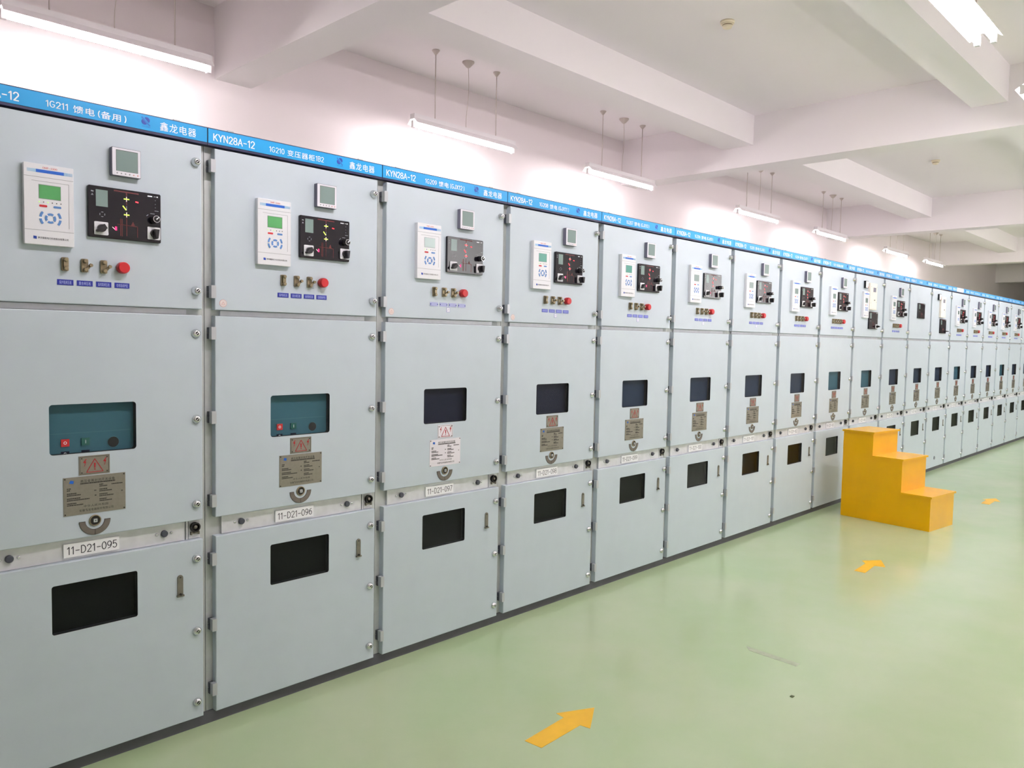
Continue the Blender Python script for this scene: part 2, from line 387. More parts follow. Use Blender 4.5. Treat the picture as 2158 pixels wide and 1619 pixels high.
# ------------------------------------------------------------------ lamps
LW = 1.23
def canopy_mesh(r, h): return MB().zlathe(0, 0, [(0.006, -h), (r * 0.35, -h * 0.85), (r, -h * 0.15), (r, 0)], 'lamp_rod', 16).mesh('canopy')
def rod_mesh(L): return MB().zlathe(0, 0, [(0.0045, -L), (0.0045, -0.02)], 'lamp_rod', 8).mesh('rod')
def cord_mesh(L, sway):
    return MB().tube([(sway * math.sin(i / 14 * 5.2) * (0.4 + i / 20), 0, -0.03 - (L - 0.03) * i / 14) for i in range(15)], 0.003, 'lamp_rod', 6).mesh('cord')
def reflector_mesh(hw):
    # channel with two wings, open below; runs along x
    p = [(-hw, -0.012), (-0.03, 0.03), (-0.03, 0.065), (0.03, 0.065), (0.03, 0.03), (hw, -0.012), (hw, -0.016), (0.026, 0.022), (-0.026, 0.022), (-hw, -0.016)]
    b = MB(); A = b.add([(0, y, z) for y, z in p]); B = b.add([(LW, y, z) for y, z in p]); n = len(p)
    for i in range(n): j = (i + 1) % n; b.face((A[i], A[j], B[j], B[i]), 'lamp_white')
    # end sheets, split into convex pieces
    for L, rev in ((A, False), (B, True)):
        for q in ((0, 1, 8, 9), (1, 2, 3, 4), (1, 4, 7, 8), (4, 5, 6, 7)):
            f = [L[i] for i in q]; b.face(f if rev else list(reversed(f)), 'lamp_white')
    return b.mesh('reflector')
def tube_mesh(y):
    b = MB(); n = 12; r = 0.013; tm = 'tube_light' if y else 'tube_light_single'
    A = b.add([(0.03, y + r * math.cos(2 * PI * i / n), r * math.sin(2 * PI * i / n)) for i in range(n)]); B = b.add([(LW - 0.03, y + r * math.cos(2 * PI * i / n), r * math.sin(2 * PI * i / n)) for i in range(n)])
    for i in range(n): j = (i + 1) % n; b.face((A[i], A[j], B[j], B[i]), tm, True)
    b.face(A, 'lamp_white'); b.face(B, 'lamp_white')
    return b.mesh('fluorescent_tube')
def holder_mesh(x0, y): return MB().box(x0, x0 + 0.028, y - 0.014, y + 0.014, -0.018, 0.04, 'lamp_white').mesh('lamp_holder')
def lamp(x, y, z, tubes, hw, label, group):
    t = thing('hanging_tube_lamp', label, 'lamp', (x, y, z), 0, group)
    put('reflector', cached(('refl', hw), lambda: reflector_mesh(hw)), t, (0, 0, 0.03))
    for ty in tubes:
        put('fluorescent_tube', cached(('tube', ty), lambda: tube_mesh(ty)), t)
        for hx in (0.0, LW - 0.028): put('lamp_holder', cached(('hold', hx, ty), lambda: holder_mesh(hx, ty)), t)
    L = HC - z
    for fx in (0.25, 0.99):
        r = put('rod', cached(('rod', round(L, 2)), lambda: rod_mesh(L - 0.095)), t, (fx, 0, L))
        put('canopy', cached('canopy', lambda: canopy_mesh(0.034, 0.04)), r)
    r = put('power_cord', cached(('cord', round(L, 2)), lambda: cord_mesh(L - 0.095, 0.016)), t, (0.63, 0, L))
    put('canopy', cached('canopy_big', lambda: canopy_mesh(0.055, 0.055)), r)
    return t
WL = 'tube lamps over the gap behind the cabinets'
ordn = ['added out of view at the left', 'nearest the camera, cut by the left edge', 'between the two nearest cross beams, farther left', 'hanging just before the middle cross beam', 'first one past the middle cross beam', 'second one past the middle cross beam', 'first one past the far cross beam', 'rightmost and smallest in the photo']
for x, s in zip((-1.9, 0.70, 3.68, 6.04, 9.31, 11.87, 15.05, 17.45), ordn):  # leftmost lamp is out of view, added to light the near beam
    lamp(x, 2.40, 3.315, (0.0,), 0.062, 'white single tube lamp by the back wall, ' + s, WL)
AL = 'twin tube lamps over the aisle'
for x, s in ((3.46, 'at the top right corner of the photo'), (5.83, 'cut by the right edge of the photo')):
    lamp(x, -1.62, 3.3, (-0.042, 0.042), 0.085, 'unseen white twin tube lamp, added over the aisle, ' + s, AL)
for x, s in ((9.3, 'beyond the middle cross beam'), (11.8, 'before the far cross beam'), (0.55, 'above and right of the camera'), (15.3, 'past the far cross beam'), (18.0, 'second past the far cross beam'), (21.6, 'near the far end')):  # lamps out of view, added to light the aisle and far bays
    lamp(x, -1.62, 3.3, (-0.042, 0.042), 0.085, 'unseen white twin tube lamp, added over the aisle, ' + s, AL)

def detector(x, y, label):
    t = thing('smoke_detector', label, 'smoke detector', (x, y, HC), 0, 'smoke detectors on the ceiling')
    put('mounting_base', cached('det1', lambda: MB().zlathe(0, 0, [(0.05, -0.02), (0.054, -0.012), (0.054, 0)], 'detector', 24).mesh('base')), t)
    put('sensing_head', cached('det2', lambda: MB().zlathe(0, 0, [(0.018, -0.056), (0.034, -0.05), (0.04, -0.034), (0.036, -0.0335), (0.036, -0.028), (0.047, -0.0275), (0.047, -0.0205)], 'detector', 24).mesh('head')), t)
    put('vent_ring', cached('det3', lambda: MB().zlathe(0, 0, [(0.0385, -0.0332), (0.0385, -0.0283)], 'detector_dark', 24).mesh('ring')), t)
detector(5.02, 0.234, 'round cream smoke detector on the nearer ceiling bay')
detector(10.9, 0.407, 'round cream smoke detector on the farther ceiling bay')

# ------------------------------------------------------------------ switchgear cabinets
W = 0.8
DZ = dict(ub=1.617, ut=2.222, mb=0.818, mt=1.594, lb=0.048, lt=0.743)
DX = (0.029, 0.779)
def mm(b, name): return b.mesh(name)

def m_body(): return MB().box(0.0012, W - 0.0012, 0.03, 1.5, 0.048, 2.235, 'body_metal').mesh('body')
def m_plinth(): return MB().box(0, W, 0.022, 1.5, 0, 0.048, 'plinth').mesh('plinth')
def m_sign():
    b = MB(); b.box(0.0008, W - 0.0008, -0.004, 0.03, 2.229, 2.294, 'sign_navy'); b.box(0.0024, W - 0.0024, -0.006, -0.004, 2.238, 2.2905, 'sign_blue')
    return b.mesh('sign_board')
def m_logo():
    b = MB(); cx, cz, y0, y1 = 0.576, 2.2695, -0.0068, -0.006
    # two dark lobes either side of a pale diagonal band, with a tail
    up = [(cx + 0.0035 + 0.0105 * math.cos(a), cz + 0.003 + 0.0105 * math.sin(a)) for a in [math.radians(-45 + 180 * i / 14) for i in range(15)]]
    lo = [(cx - 0.0035 + 0.0105 * math.cos(a), cz - 0.003 + 0.0105 * math.sin(a)) for a in [math.radians(135 + 180 * i / 14) for i in range(15)]]
    b.prism(up, y0, y1, 'logo_blue'); b.prism(lo, y0, y1, 'logo_blue')
    b.bar((cx - 0.0135, cz + 0.0125), (cx + 0.0145, cz - 0.0155), 0.0042, -0.0066, y1, 'logo_light')
    return b.mesh('logo')
def m_door(z0, z1, hole=None): return MB().door(DX[0], DX[1], z0, z1, 0.0, 0.03, 'paint', hole).mesh('door')
MIDH = (0.260, 0.537, 1.111, 1.280, 0.011); LOWH = (0.260, 0.537, 0.500, 0.668, 0.008)
def m_pane(h, mt): return MB().rrect(h[0], h[1], h[2], h[3], h[4], 0.006, 0.010, mt).mesh('window')
def m_inside(h, mt): return MB().box(h[0] - 0.01, h[1] + 0.01, 0.0265, 0.0299, h[2] - 0.01, h[3] + 0.01, mt).mesh('inside')
def m_hinge(z):
    b = MB(); b.rrect(0.0115, 0.0300, z - 0.024, z + 0.024, 0.0015, -0.008, 0.014, 'hinge_metal')
    b.box(0.010, 0.026, 0.014, 0.03, z - 0.022, z - 0.0015, 'hinge_dark'); b.box(0.010, 0.026, 0.014, 0.03, z + 0.0015, z + 0.022, 'hinge_dark')
    return b.mesh('hinge')
def m_lock(x, z, d):
    b = MB(); b.lathe(x, z, [(0.0165, 0), (0.0165, -0.003), (0.0145, -0.0055), (0.0125, -d * 0.8), (0.0095, -d), (0.006, -d)], 'chrome', 20)
    b.lathe(x, z, [(0.0066, -d + 0.001), (0.0066, -d - 0.0003)], 'dark_hole', 12); b.bar((x - 0.005, z - 0.004), (x + 0.004, z + 0.004), 0.0026, -d - 0.0012, -d, 'chrome')
    return b.mesh('lock')
def m_rail():
    b = MB(); b.box(0.062, 0.717, 0.020, 0.0299, 0.7445, 0.8165, 'galvanised'); return b.mesh('cross_rail')
def m_rail_top(): return MB().box(0.06, 0.728, 0.022, 0.0299, 1.596, 1.615, 'galvanised').mesh('cross_rail')
def m_knob(x):
    b = MB(); b.lathe(x, 0.782, [(0.0125, 0.020), (0.0125, 0.012), (0.010, 0.009)], 'hinge_dark', 16)
    for d in (-0.027, 0.027): b.lathe(x + d, 0.782, [(0.0055, 0.020), (0.0055, 0.017), (0.003, 0.015)], 'chrome', 10)
    return b.mesh('bolt_cover')
def m_interlock():
    b = MB(); b.box(0.733, 0.777, 0.022, 0.0299, 0.745, 0.816, 'galvanised')
    b.ring(0.755, 0.789, 0.014, 0.0185, 0.008, 0.022, 'dark_hole'); b.lathe(0.755, 0.789, [(0.014, 0.022), (0.014, 0.019)], 'dark_hole', 18)
    b.lathe(0.755, 0.789, [(0.007, 0.019), (0.007, 0.010), (0.004, 0.008)], 'flag_metal', 12)
    b.box(0.739, 0.771, 0.014, 0.022, 0.764, 0.769, 'flag_metal'); b.box(0.7385, 0.7435, 0.012, 0.022, 0.760, 0.772, 'flag_metal'); b.box(0.767, 0.772, 0.012, 0.022, 0.760, 0.772, 'flag_metal')
    return b.mesh('key_interlock')
def m_rail_post(): return MB().box(0.7225, 0.7295, 0.020, 0.0299, 0.7445, 0.8165, 'galvanised').mesh('rail_post')
def m_flag():
    b = MB(); p = [(0.6795, 0.546), (0.7005, 0.546)] + [(0.690 + 0.0105 * math.cos(math.radians(a)), 0.6095 + 0.0105 * math.sin(math.radians(a))) for a in range(0, 181, 20)]
    b.prism(p, -0.004, 0.0, 'flag_metal'); b.box(0.677, 0.703, -0.009, 0, 0.538, 0.5445, 'flag_metal'); b.lathe(0.690, 0.547, [(0.004, -0.004), (0.004, -0.011)], 'engrave', 10)
    b.lathe(0.690, 0.611, [(0.003, -0.004), (0.003, -0.0055)], 'engrave', 10)
    return b.mesh('latch_cover')
def m_dial():
    b = MB(); b.lathe(0.397, 0.874, [(0.0195, 0), (0.0195, -0.004), (0.0165, -0.006), (0.0165, -0.002)], 'brass', 24, 'engrave')
    b.box(0.391, 0.403, -0.008, -0.001, 0.868, 0.880, 'hinge_metal'); b.lathe(0.397, 0.874, [(0.002, -0.008), (0.002, -0.0085)], 'engrave', 8)
    return b.mesh('drive_socket')
def m_dial_arc(mt):
    b = MB(); b.arc(0.397, 0.874, 0.0305, 0.0505, PI * 1.0, PI * 2.0, -0.0015, 0, 'engrave', 24)
    b.arc(0.397, 0.874, 0.0315, 0.0495, PI * 1.008, PI * 1.494, -0.0022, -0.0015, mt, 16); b.arc(0.397, 0.874, 0.0315, 0.0495, PI * 1.506, PI * 1.992, -0.0022, -0.0015, mt, 16)
    return b.mesh('dial_scale')
def tri_ring(b, cx, zb, zt, hw, wd, y0, y1, mt):
    P = [(cx - hw, zb), (cx + hw, zb), (cx, zt)]
    for i in range(3): b.bar(P[i], P[(i + 1) % 3], wd, y0, y1, mt)
def m_warn(mt):
    b = MB(); b.box(0.348, 0.447, -0.0015, 0, 1.0345, 1.1005, mt)
    for z in (1.0385, 1.0965): b.bar((0.351, z), (0.444, z), 0.0011, -0.0019, -0.0015, 'engrave')
    for x in (0.3515, 0.4435): b.bar((x, 1.0385), (x, 1.0965), 0.0011, -0.0019, -0.0015, 'engrave')
    for x in (0.357, 0.438):
        for z in (1.043, 1.092): b.lathe(x, z, [(0.0022, -0.0015), (0.0022, -0.003)], 'engrave', 10)
    return b.mesh('warning_plate')
def m_warn_signs():
    b = MB(); tri_ring(b, 0.3985, 1.0435, 1.0885, 0.0265, 0.0022, -0.0024, -0.0015, 'warn_red')
    b.prism([(0.3965, 1.0575), (0.4005, 1.0575), (0.4012, 1.0745), (0.3958, 1.0745)], -0.0024, -0.0015, 'warn_red'); b.lathe(0.3985, 1.0525, [(0.0022, -0.0015), (0.0022, -0.0024)], 'warn_red', 10)
    for x, s in ((0.366, 1), (0.430, 1)):
        b.prism([(x + 0.004, 1.090), (x - 0.005, 1.0775), (x - 0.0005, 1.0775), (x - 0.001, 1.0740), (x + 0.006, 1.0810), (x + 0.0015, 1.0815), (x + 0.0065, 1.090)], -0.0024, -0.0015, 'warn_red')
        b.bar((x + 0.004, 1.0795), (x - 0.0005, 1.0645), 0.0014, -0.0024, -0.0015, 'warn_red')
    return b.mesh('hazard_symbols')
def m_name(mt):
    b = MB(); b.box(0.299, 0.498, -0.0015, 0, 0.900, 1.031, mt)
    for x in (0.304, 0.493):
        for z in (0.905, 1.026): b.lathe(x, z, [(0.0024, -0.0015), (0.0024, -0.003)], 'engrave', 10)
    rnd = random.Random(3)
    def dashes(x, z, L, h):
        e = x + L
        while x < e - 0.001:
            q = min(rnd.uniform(0.002, 0.006), e - x); b.box(x, x + q, -0.0019, -0.0015, z - h * 0.15, z + h * 1.15, 'engrave'); x += q + 0.0008
    dashes(0.352, 1.0045, 0.112, 0.0034)
    for z, L in ((0.991, 0.012), (0.985, 0.011), (0.974, 0.030), (0.968, 0.044), (0.957, 0.042), (0.951, 0.070), (0.940, 0.030), (0.934, 0.050)): dashes(0.310, z, L, 0.0028)
    for z, L in ((0.996, 0.013), (0.990, 0.026), (0.979, 0.026), (0.973, 0.042), (0.962, 0.026), (0.956, 0.046), (0.945, 0.024), (0.939, 0.042)): dashes(0.412, z, L, 0.0028)
    dashes(0.452, 0.9935, 0.036, 0.0028); dashes(0.396, 0.977, 0.006, 0.0028); dashes(0.397, 0.960, 0.007, 0.0028); dashes(0.484, 0.966, 0.005, 0.0028)
    b.prism([(0.317, 1.011), (0.330, 1.008), (0.332, 1.018), (0.321, 1.021)], -0.0019, -0.0015, 'bar_blue')
    return b.mesh('rating_plate')

def m_relay():
    b = MB(); b.rrect(0.193, 0.338, 1.803, 2.061, 0.003, -0.020, 0, 'relay_white', 0.0012)
    for z in (2.019, 1.850): b.box(0.194, 0.337, -0.0204, -0.02, z - 0.0006, z + 0.0006, 'relay_grey')
    b.box(0.215, 0.3235, -0.0204, -0.02, 2.0055, 2.0066, 'relay_grey'); b.box(0.3224, 0.3235, -0.0204, -0.02, 1.862, 2.0066, 'relay_grey')
    b.box(0.228, 0.309, -0.0205, -0.02, 2.0335, 2.0435, 'bar_blue')
    for i in range(10):
        q = 0.0011 + 0.0009 * (i / 10); b.box(0.203 + i * 0.0025, 0.203 + i * 0.0025 + q, -0.0205, -0.02, 2.0335, 2.0435, 'bar_pale'); b.box(0.334 - i * 0.0025 - q, 0.334 - i * 0.0025, -0.0205, -0.02, 2.0335, 2.0435, 'bar_pale')
    b.rrect(0.236, 0.259, 1.9245, 1.9315, 0.003, -0.0206, -0.02, 'pill_red'); b.rrect(0.277, 0.300, 1.9245, 1.9315, 0.003, -0.0206, -0.02, 'key_blue')
    b.prism([(0.218, 1.8215), (0.2275, 1.8205), (0.2275, 1.8295), (0.218, 1.8305)], -0.0204, -0.02, 'logo_blue')
    return b.mesh('protection_relay')
def m_relay_screen(mt):
    b = MB(); b.box(0.2345, 0.2995, -0.0203, -0.02, 1.9505, 1.9965, 'relay_grey'); b.box(0.236, 0.298, -0.0207, -0.0203, 1.952, 1.995, mt); return b.mesh('screen')
def m_keypad():
    b = MB(); c = (0.268, 1.890)
    for k in range(4): b.arc(c[0], c[1], 0.0095, 0.0165, math.radians(90 * k + 55 - 90 + 0), math.radians(90 * k + 125 - 90), -0.0212, -0.02, 'key_blue', 6)
    for a in (140, 186, -40, 6):
        b.arc(c[0], c[1], 0.0255, 0.0325, math.radians(a), math.radians(a + 34), -0.0212, -0.02, 'key_blue', 6)
    return b.mesh('keypad')
def m_led(x, lit): return MB().lathe(x, 1.9405, [(0.0017, -0.02), (0.0017, -0.0212)], 'led_lime' if lit else 'engrave', 8).mesh('status_light')
def m_meter():
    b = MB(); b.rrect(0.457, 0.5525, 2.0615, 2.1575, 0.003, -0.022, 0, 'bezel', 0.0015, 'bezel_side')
    b.box(0.4705, 0.5425, -0.0223, -0.022, 2.078, 2.1495, 'engrave')
    for i in range(6): b.lathe(0.474 + i * 0.0136, 2.0705, [(0.0024, -0.022), (0.0022, -0.0235)], 'relay_grey' if i < 4 else 'sticker_ring', 8)
    return b.mesh('power_meter')
def m_meter_screen(): return MB().box(0.4715, 0.5415, -0.0226, -0.0223, 2.0785, 2.148, 'lcd_grey').mesh('screen')

def m_mimic(dz=0, dx=0):
    b = MB().rrect(0.384 + dx, 0.624 + dx, 1.846 + dz, 2.019 + dz, 0.005, -0.012, 0, 'black_panel', 0.0015); m_mimic_print(b)
    return b.mesh('mimic_panel')
def m_mimic_lcd(dz=0, dx=0):
    b = MB(); b.box(0.408 + dx, 0.446 + dx, -0.0124, -0.012, 1.951 + dz, 2.007 + dz, 'lcd_grey')
    return b.mesh('screen')
def m_mimic_print(b):
    y0, y1, r = -0.0123, -0.012, 'diagram_red'
    b.bar((0.466, 2.011), (0.548, 2.0095), 0.0045, y0, y1, r); b.bar((0.507, 2.009), (0.507, 1.998), 0.004, y0, y1, r); b.bar((0.507, 1.977), (0.507, 1.966), 0.003, y0, y1, r)
    b.bar((0.507, 1.921), (0.507, 1.860), 0.0025, y0, y1, r)
    for x in (0.487, 0.492): b.bar((x, 1.917), (x, 1.858), 0.0025, y0, y1, r)
    b.bar((0.476, 1.898), (0.543, 1.895), 0.002, y0, y1, r); b.bar((0.543, 1.895), (0.543, 1.858), 0.0025, y0, y1, r); b.prism([(0.521, 1.897), (0.535, 1.897), (0.528, 1.912)], y0, y1, r)
    # small white print: key ring, legends
    for a in range(4): b.arc(0.428, 1.925, 0.007, 0.009, math.radians(90 * a + 65), math.radians(90 * a + 115), y0, y1, 'relay_grey', 4)
    b.bar((0.393, 2.000), (0.401, 1.999), 0.004, y0, y1, 'relay_grey'); b.prism([(0.393, 1.986), (0.401, 1.986), (0.397, 1.993)], y0, y1, 'relay_grey')
    b.bar((0.578, 2.0080), (0.594, 2.0080), 0.004, y0, y1, 'white_ink'); b.bar((0.599, 2.008), (0.607, 2.008), 0.001, y0, y1, 'white_ink'); b.bar((0.609, 2.008), (0.614, 2.008), 0.004, y0, y1, 'white_ink')
    for z in (1.995, 1.982, 1.970): b.bar((0.6035, z), (0.606, z), 0.002, y0, y1, 'relay_grey')
    b.bar((0.602, 1.9585), (0.616, 1.9585), 0.0022, y0, y1, 'relay_grey'); b.bar((0.587, 1.9475), (0.602, 1.9475), 0.0022, y0, y1, 'relay_grey'); b.bar((0.574, 1.938), (0.580, 1.943), 0.0022, y0, y1, 'relay_grey'); b.bar((0.609, 1.943), (0.615, 1.937), 0.0022, y0, y1, 'relay_grey')
def m_cross(z, mt):
    b = MB(); b.bar((0.498, z), (0.516, z), 0.0036, -0.0130, -0.012, mt); b.bar((0.507, z - 0.0085), (0.507, z + 0.0085), 0.0024, -0.0126, -0.012, 'led_white'); return b.mesh('indicator_light')
def m_blade(mt):
    b = MB(); b.bar((0.4945, 1.9625), (0.5055, 1.949), 0.0036, -0.0130, -0.012, mt); b.bar((0.507, 1.963), (0.507, 1.948), 0.0020, -0.0126, -0.012, 'relay_grey'); return b.mesh('indicator_light')
def m_redlamp(): return MB().bar((0.5365, 1.9815), (0.5465, 1.9800), 0.0042, -0.0130, -0.012, 'led_red').mesh('indicator_light')
def m_earthlamp():
    b = MB(); b.bar((0.4715, 1.8755), (0.4715, 1.8885), 0.0065, -0.0130, -0.012, 'led_pink'); b.bar((0.4600, 1.8860), (0.4685, 1.8785), 0.0020, -0.0126, -0.012, 'led_white'); return b.mesh('indicator_light')
def m_switch(cx, cz, ang, L):
    """white square plate with a black turning grip"""
    b = MB(); b.rrect(cx - 0.022, cx + 0.022, cz - 0.022, cz + 0.022, 0.003, -0.016, -0.012, 'relay_white')
    b.lathe(cx, cz, [(0.0135, -0.016), (0.0125, -0.028), (0.012, -0.030)], 'black_knob', 20)
    ca, sa = math.cos(ang), math.sin(ang)
    def R(u, v): return (cx + u * ca - v * sa, cz + u * sa + v * ca)
    p = [R(-0.0125, -0.0085), R(-0.004, -0.0075), R(0.019, -0.0045), R(0.0215, 0.0), R(0.019, 0.0045), R(-0.004, 0.0075), R(-0.0125, 0.0085)]
    b.prism(p, -0.030 - L, -0.016, 'black_knob', 0.001)
    return b.mesh('switch')
def m_selector(cx=0.599, cz=1.927):
    b = MB(); b.lathe(cx, cz, [(0.0135, -0.012), (0.0135, -0.020), (0.0115, -0.022), (0.0115, -0.038)], 'black_knob', 20)
    b.ring(cx, cz, 0.0105, 0.0122, -0.0392, -0.0375, 'chrome', 20); b.bar((cx - 0.001, cz - 0.001), (cx + 0.0075, cz + 0.007), 0.0034, -0.0400, -0.038, 'white_ink')
    return b.mesh('selector_knob')
def m_link(cx, cz, opened):
    b = MB(); b.rrect(cx - 0.0105, cx + 0.0105, cz - 0.0225, cz + 0.0225, 0.004, -0.008, 0, 'brass')
    for s in (-1, 1): b.lathe(cx, cz + s * 0.0145, [(0.0072, -0.008), (0.0072, -0.020), (0.005, -0.022)], 'brass', 12)
    if opened:
        b.prism([(cx - 0.005, cz - 0.017), (cx + 0.004, cz - 0.019), (cx + 0.021, cz + 0.002), (cx + 0.016, cz + 0.008)], -0.016, -0.011, 'brass'); b.lathe(cx + 0.0155, cz + 0.001, [(0.006, -0.016), (0.0055, -0.024)], 'brass', 12)
    else:
        b.rrect(cx - 0.0065, cx + 0.0065, cz - 0.020, cz + 0.020, 0.003, -0.016, -0.012, 'brass')
    return b.mesh('link_plate')
def m_red(cx, cz):
    b = MB(); b.lathe(cx, cz, [(0.0185, 0), (0.0185, -0.004), (0.0205, -0.006), (0.0200, -0.022), (0.0185, -0.027), (0.0165, -0.029)], 'red_cap', 24); return b.mesh('red_cap')
def m_tag(cx, mt, screws):
    b = MB(); b.box(cx - 0.0245, cx + 0.0245, -0.0014, 0, 1.6785, 1.6968, mt)
    if screws:
        for s in (-1, 1): b.lathe(cx + s * 0.0215, 1.6876, [(0.0026, -0.0014), (0.0024, -0.0026)], 'tag_blue', 8)
    return b.mesh('name_tag')
def m_round_sticker():
    b = MB(); b.lathe(0.061, 1.643, [(0.0145, 0), (0.0145, -0.0006)], 'sticker_ring', 24); b.lathe(0.061, 1.643, [(0.0133, -0.0006), (0.0133, -0.0010)], 'sticker_pink', 24); tri_ring(b, 0.061, 1.638, 1.6495, 0.0065, 0.001, -0.0013, -0.001, 'sticker_ring'); return b.mesh('round_sticker')
def m_square_sticker():
    b = MB(); b.rrect(0.3935, 0.4165, 1.652, 1.675, 0.002, -0.0006, 0, 'tag_mid'); b.rrect(0.3947, 0.4153, 1.6532, 1.6738, 0.0015, -0.0009, -0.0006, 'bezel'); b.bar((0.399, 1.660), (0.411, 1.668), 0.001, -0.0011, -0.0009, 'tag_mid'); return b.mesh('square_sticker')
def m_numplate(): return MB().box(0.290, 0.469, 0.0140, 0.020, 0.754, 0.8015, 'label_white').mesh('number_plate')
def m_breaker():
    b = MB(); y = 0.0265
    b.box(0.27, 0.53, y - 0.0004, y, 1.1775, 1.1795, 'teal_breaker_line')
    for x, mt in ((0.3015, 'button_red'), (0.365, 'button_green')): b.box(x, x + 0.0255, y - 0.004, y, 1.1345, 1.1595, mt)
    b.ring(0.314, 1.147, 0.0032, 0.0052, y - 0.0046, y - 0.004, 'white_ink', 14); b.box(0.3768, 0.3788, y - 0.0046, y - 0.004, 1.141, 1.153, 'white_ink')
    for x in (0.3015, 0.365): b.box(x, x + 0.0255, y - 0.002, y, 1.100, 1.1175, 'navy_inside')
    b.ring(0.314, 1.109, 0.003, 0.0052, y - 0.0026, y - 0.002, 'white_ink', 14)
    b.lathe(0.4685, 1.1385, [(0.0205, y), (0.0205, y - 0.001)], 'teal_breaker_line', 24); b.lathe(0.4685, 1.1385, [(0.0185, y - 0.001), (0.0185, y - 0.0015)], 'dark_hole', 24)
    return b.mesh('breaker_controls')
def m_eye(x): return MB().box(x - 0.012, x + 0.012, 0.004, 0.012, 2.294, 2.300, 'body_metal').mesh('sign_clip')
def m_ammeter():
    b = MB(); b.rrect(0.2265, 0.2985, 2.094, 2.166, 0.002, -0.020, 0, 'black_panel'); b.box(0.2305, 0.2945, -0.0206, -0.020, 2.098, 2.162, 'label_white')
    b.bar((0.245, 2.108), (0.275, 2.150), 0.0012, -0.0209, -0.0206, 'black_ink'); b.box(0.276, 0.292, -0.0209, -0.0206, 2.100, 2.110, 'warn_red')
    return b.mesh('panel_meter')
def m_cream(x0, x1, z0, z1):
    b = MB(); b.rrect(x0, x1, z0, z1, 0.004, -0.022, 0, 'cream', 0.0015); w_ = x1 - x0
    b.bar((x0 + w_ * 0.22, z0 + 0.02), (x0 + w_ * 0.22, z1 - 0.03), 0.0012, -0.0223, -0.022, 'relay_grey'); b.bar((x0 + 0.01, z0 + 0.012), (x1 - 0.01, z0 + 0.012), 0.0014, -0.0223, -0.022, 'relay_grey')
    for q in ((0.10, 0.25), (0.10, 0.87), (0.93, 0.87), (0.93, 0.30)): b.lathe(x0 + w_ * q[0], z0 + (z1 - z0) * q[1], [(0.003, -0.022), (0.003, -0.0235)], 'relay_grey', 10)
    b.lathe(x0 + w_ * 0.63, z0 + (z1 - z0) * 0.37, [(0.006, -0.022), (0.005, -0.030)], 'relay_grey', 12)
    return b.mesh('arc_suppressor')
def m_cream_screen(x0, x1, z0, z1): return MB().box(x0, x1, -0.0228, -0.022, z0, z1, 'bezel_side').mesh('screen')
def m_white_sheet(): return MB().prism([(0.19, 2.2395), (0.475, 2.2395), (0.50, 2.256), (0.485, 2.289), (0.19, 2.289)], -0.0085, -0.0065, 'label_white').mesh('paper_sticker')

def relay(t, screen):
    r = put('protection_relay', cached('relay', m_relay), t)
    put('screen', cached(('rs', screen), lambda: m_relay_screen(screen)), r); put('keypad', cached('keypad', m_keypad), r)
    for i in range(6): put('status_light', cached(('led', i), lambda: m_led(0.236 + 0.0126 * i, i in (0, 2))), r)
    put('lettering', cached('dmp', lambda: text_mesh('DMP-3300', 0.2475, 0.2895, 2.0470, 2.0530, -0.0204, 'pill_red', 0.01)), r)
    put('lettering', cached('dmp2', lambda: text_mesh('南京磐能电力科技股份有限公司', 0.231, 0.320, 1.8222, 1.8292, -0.0204, 'black_ink', 0.006)), r)
def meter(t):
    r = put('power_meter', cached('meter', m_meter), t); put('screen', cached('ms', m_meter_screen), r)
def mimic(t, led, full=True, dx=0, dz=0, knob=None):
    r = put('mimic_panel', cached('mimic', m_mimic), t, (dx, 0, dz)); put('screen', cached('mlcd', m_mimic_lcd), r)
    if full:
        for z in (1.9865, 1.9325): put('indicator_light', cached(('cross', z, led), lambda: m_cross(z, led)), r)
        put('indicator_light', cached(('blade', led), lambda: m_blade(led)), r); put('indicator_light', cached('redl', m_redlamp), r); put('indicator_light', cached('earthl', m_earthlamp), r)
        put('switch', cached('sw1', lambda: m_switch(0.4235, 1.877, math.radians(215), 0.004)), r); put('switch', cached('sw2', lambda: m_switch(0.598, 1.8785, math.radians(-90), 0.016)), r)
        put('selector_knob', cached('sel', m_selector), r)
    elif knob == 'switch':
        put('switch', cached('sw3', lambda: m_switch(0.585, 1.874, math.radians(0), 0.016)), r)
    elif knob == 'lever':
        put('selector_knob', cached('sel2', lambda: MB().lathe(0.585, 1.874, [(0.012, -0.012), (0.009, -0.02), (0.006, -0.03), (0.004, -0.055)], 'black_knob', 14).mesh('knob')), r)
TAGTXT = ['保护跳闸压板', '重合闸压板', '备用跳闸压板', '检修跳闸按钮', '备用压板']
def links(t, n_plate, tagmat, tagn, text, x0=0.313, step=0.060):
    for i in range(n_plate): put('link_plate', cached(('link', n_plate, i), lambda: m_link(x0 + step * i, 1.7475, i > 0)), t)
    put('red_cap', cached(('red', n_plate), lambda: m_red(x0 + step * n_plate, 1.7485)), t)
    for i in range(tagn):
        cx = 0.3145 + 0.0597 * i if tagn == 4 else 0.288 + 0.0575 * i
        g = put('name_tag', cached(('tag', tagmat, tagn, i), lambda: m_tag(cx, tagmat, tagmat == 'tag_pale')), t)
        if text: put('lettering', cached(('tagt', tagn, i), lambda: text_mesh(TAGTXT[i], cx - 0.0185, cx + 0.0185, 1.6815, 1.6935, -0.0018, 'tag_ink', 0.004)), g)

